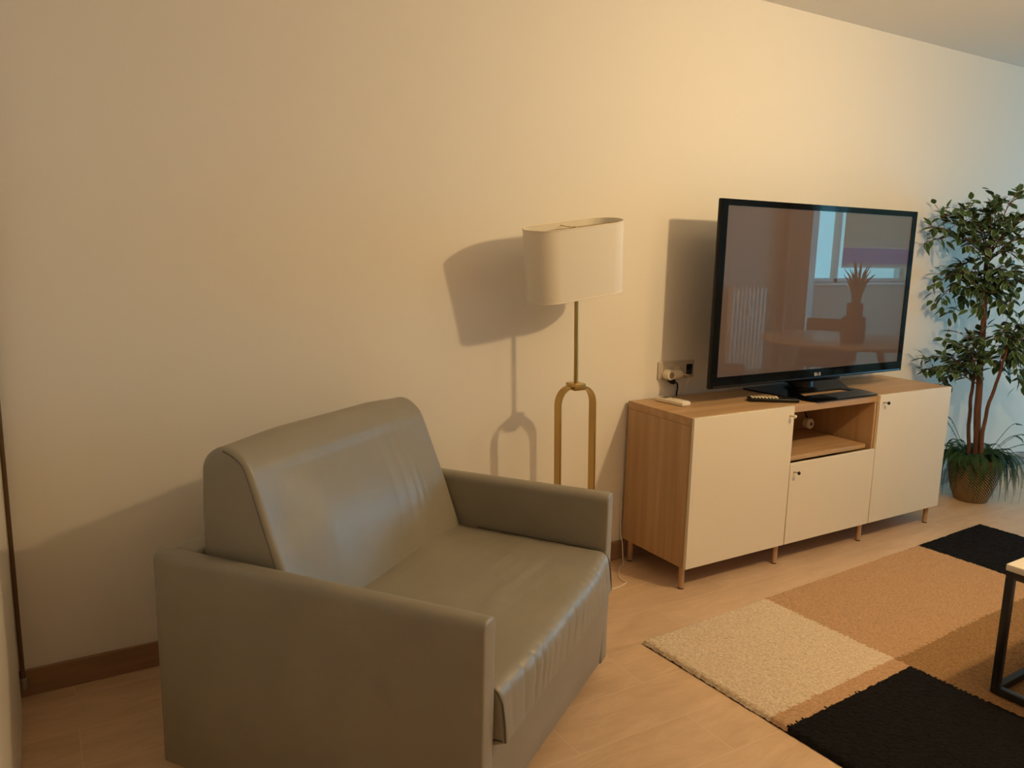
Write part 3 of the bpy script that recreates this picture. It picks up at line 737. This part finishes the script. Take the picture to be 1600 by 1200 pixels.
# roman blind in front of the right-hand pane
def blind_mat(n, c, tr=.5):
    m = bpy.data.materials.new(n); m.use_nodes = True; nt = m.node_tree; nt.nodes.clear()
    o = nt.nodes.new('ShaderNodeOutputMaterial'); d = nt.nodes.new('ShaderNodeBsdfDiffuse'); t = nt.nodes.new('ShaderNodeBsdfTranslucent'); x = nt.nodes.new('ShaderNodeMixShader'); x.inputs[0].default_value = tr
    d.inputs[0].default_value = (*c, 1); t.inputs[0].default_value = (*c, 1); nt.links.new(d.outputs[0], x.inputs[1]); nt.links.new(t.outputs[0], x.inputs[2]); nt.links.new(x.outputs[0], o.inputs[0]); return m
bl = empty('roman_blind', (6.76, YF-.02, 2.28), 'grey striped fabric blind half lowered over window, mirrored in the television screen', 'blind')
bm = NB(); zs = [2.28, 1.575, 1.565, 1.545, 1.535, 1.49, 1.475, 1.285, 1.275, 1.262, 1.25]; ms = [0, 2, 0, 2, 0, 2, 1, 2, 0, 2]
for (za, zb, mi) in zip(zs, zs[1:], ms): box(bm, (-.70, -.002, zb-2.28), (.70, .002, za-2.28), 0, 2, mi)
obj('cloth', bm, [blind_mat('blind_grey', (.66, .58, .48)), blind_mat('blind_blue', (.28, .36, .56)), blind_mat('blind_stripe', (.85, .80, .75))], bl, False)
obj('bottom_bar', B((-.70, -.006, -1.045), (.70, .006, -1.028), .002), M_white, bl)
# dining table with two chairs and a plant
M_tab = mat('pale_table_wood', (.46, .30, .18), .35, var=.15, vscale=6, stretch=(1, 8, 8)); M_dw = mat('dark_chair_wood', (.10, .055, .035), .5)
dt = empty('dining_table', (3.12, -1.28, 0), 'round wooden dining table on splayed legs, mirrored in the television screen', 'table')
bm = NB(); lathe(bm, [(.60, .725), (.615, .735), (.615, .75), (.60, .755)], 64); obj('tabletop', bm, M_tab, dt)
for k in range(4):
    a = PI/4+k*PI/2
    obj('leg', T([(math.cos(a)*.46, math.sin(a)*.46, 0), (math.cos(a)*.26, math.sin(a)*.26, .726)], [.016, .028], 14), M_dw, dt)
def dchair(x, y, rz, label):
    c = empty('dining_chair', (x, y, 0), label, 'chair', rz, None)
    obj('seat', B((-.22, -.22, .43), (.22, .22, .47), .018, 4), mat('chair_fabric', (.16, .11, .09), .9, var=.5, vscale=30), c)
    for sx in (-1, 1):
        for sy in (-1, 1): obj('leg', T([(sx*.21, sy*.21, 0), (sx*.17, sy*.17, .432)], [.012, .018], 12), M_dw, c)
    P = []; bm = NB(); rows = []
    for j in range(6):
        z = .47+.07*j; rows.append([bm.verts.new((.24*math.sin(a), .21+.03*j/5-.10*(1-math.cos(a)), z)) for a in [(-1.1+2.2*i/12) for i in range(13)]])
    for a_, b_ in zip(rows, rows[1:]):
        for i in range(12): bm.faces.new((a_[i], a_[i+1], b_[i+1], b_[i]))
    o = obj('backrest', bm, mat('chair_back_fabric', (.14, .09, .075), .9, var=.5, vscale=30), c); md = o.modifiers.new('thick', 'SOLIDIFY'); md.thickness = .03; md.offset = 0
    return c
dchair(2.55, -2.02, math.radians(-222), 'patterned dark dining chair at left edge of round table, mirrored in television')
dchair(3.74, -1.87, math.radians(-120), 'dark dining chair on window side of round table, mirrored in television')
po = empty('vase_plant', (2.93, -1.06, .755), 'spiky plant in a brown cylinder pot on round table, mirrored in television', 'potted plant')
M_cer = mat('brown_ceramic', (.13, .065, .045), .5)
bm = NB(); lathe(bm, [(.082, 0), (.085, .005), (.085, .19), (.078, .19), (.075, .17)], 32); obj('pot', bm, M_cer, po)
bm = NB(); lathe(bm, [(.055, .165), (.06, .29), (.052, .29), (.05, .27)], 28); obj('inner_pot', bm, M_cer, po)
bm = NB(); rnd = random.Random(3)
for k in range(26):
    a = rnd.uniform(0, 2*PI); ou = rnd.uniform(.01, .12); hh = rnd.uniform(.18, .36)
    tube(bm, smooth_path([(math.cos(a)*.015, math.sin(a)*.015, .26), (math.cos(a)*ou*.45, math.sin(a)*ou*.45, .27+hh*.6), (math.cos(a)*ou, math.sin(a)*ou, .27+hh*(1-.9*ou))], 4), [.009]*3+[.008]*3+[.005, .003, .0015], 5)
obj('leaves', bm, mat('spiky_leaf', (.10, .075, .045), .5), po)
gl = empty('fill_globe', (-1.5, -2.9, ZC), 'added opal globe fill lamp, unseen on the ceiling behind the viewer', 'ceiling light')  # made-up fitting that carries the warm fill light
obj('rose', B((-.05, -.05, -.03), (.05, .05, 0), .01, 3), M_brass, gl); obj('stem', T([(0, 0, -.03), (0, 0, -.09)], .01, 12), M_brass, gl)
# ceiling fitting that carries the two bulbs
cl = empty('ceiling_light', (.91, -1.52, ZC), 'ceiling bar light with two glowing bulbs above the coffee table', 'ceiling light')
obj('bar', B((-.38, -.03, -.035), (.38, .03, 0), .005), M_brass, cl)
def glow():
    m = bpy.data.materials.new('bulb_glow'); m.use_nodes = True; b = m.node_tree.nodes['Principled BSDF']
    b.inputs['Emission Color'].default_value = (1, .72, .4, 1); b.inputs['Emission Strength'].default_value = 8; return m
GL = glow()
for dx in (-.31, .31):
    obj('stem', T([(dx, 0, -.03), (dx, 0, -.19)], .012, 12), M_brass, cl)
    bm = NB(); lathe(bm, [(.013, -.18), (.02, -.195), (.036, -.215), (.040, -.232), (.034, -.249), (.012, -.258)], 20, (dx, 0, 0)); obj('light_bulb', bm, GL, cl)
obj('globe', (lambda g: (lathe(g, [(.03, -.08), (.08, -.10), (.10, -.14), (.09, -.18), (.05, -.205), (.01, -.21)], 28), g)[1])(NB()), GL, gl)
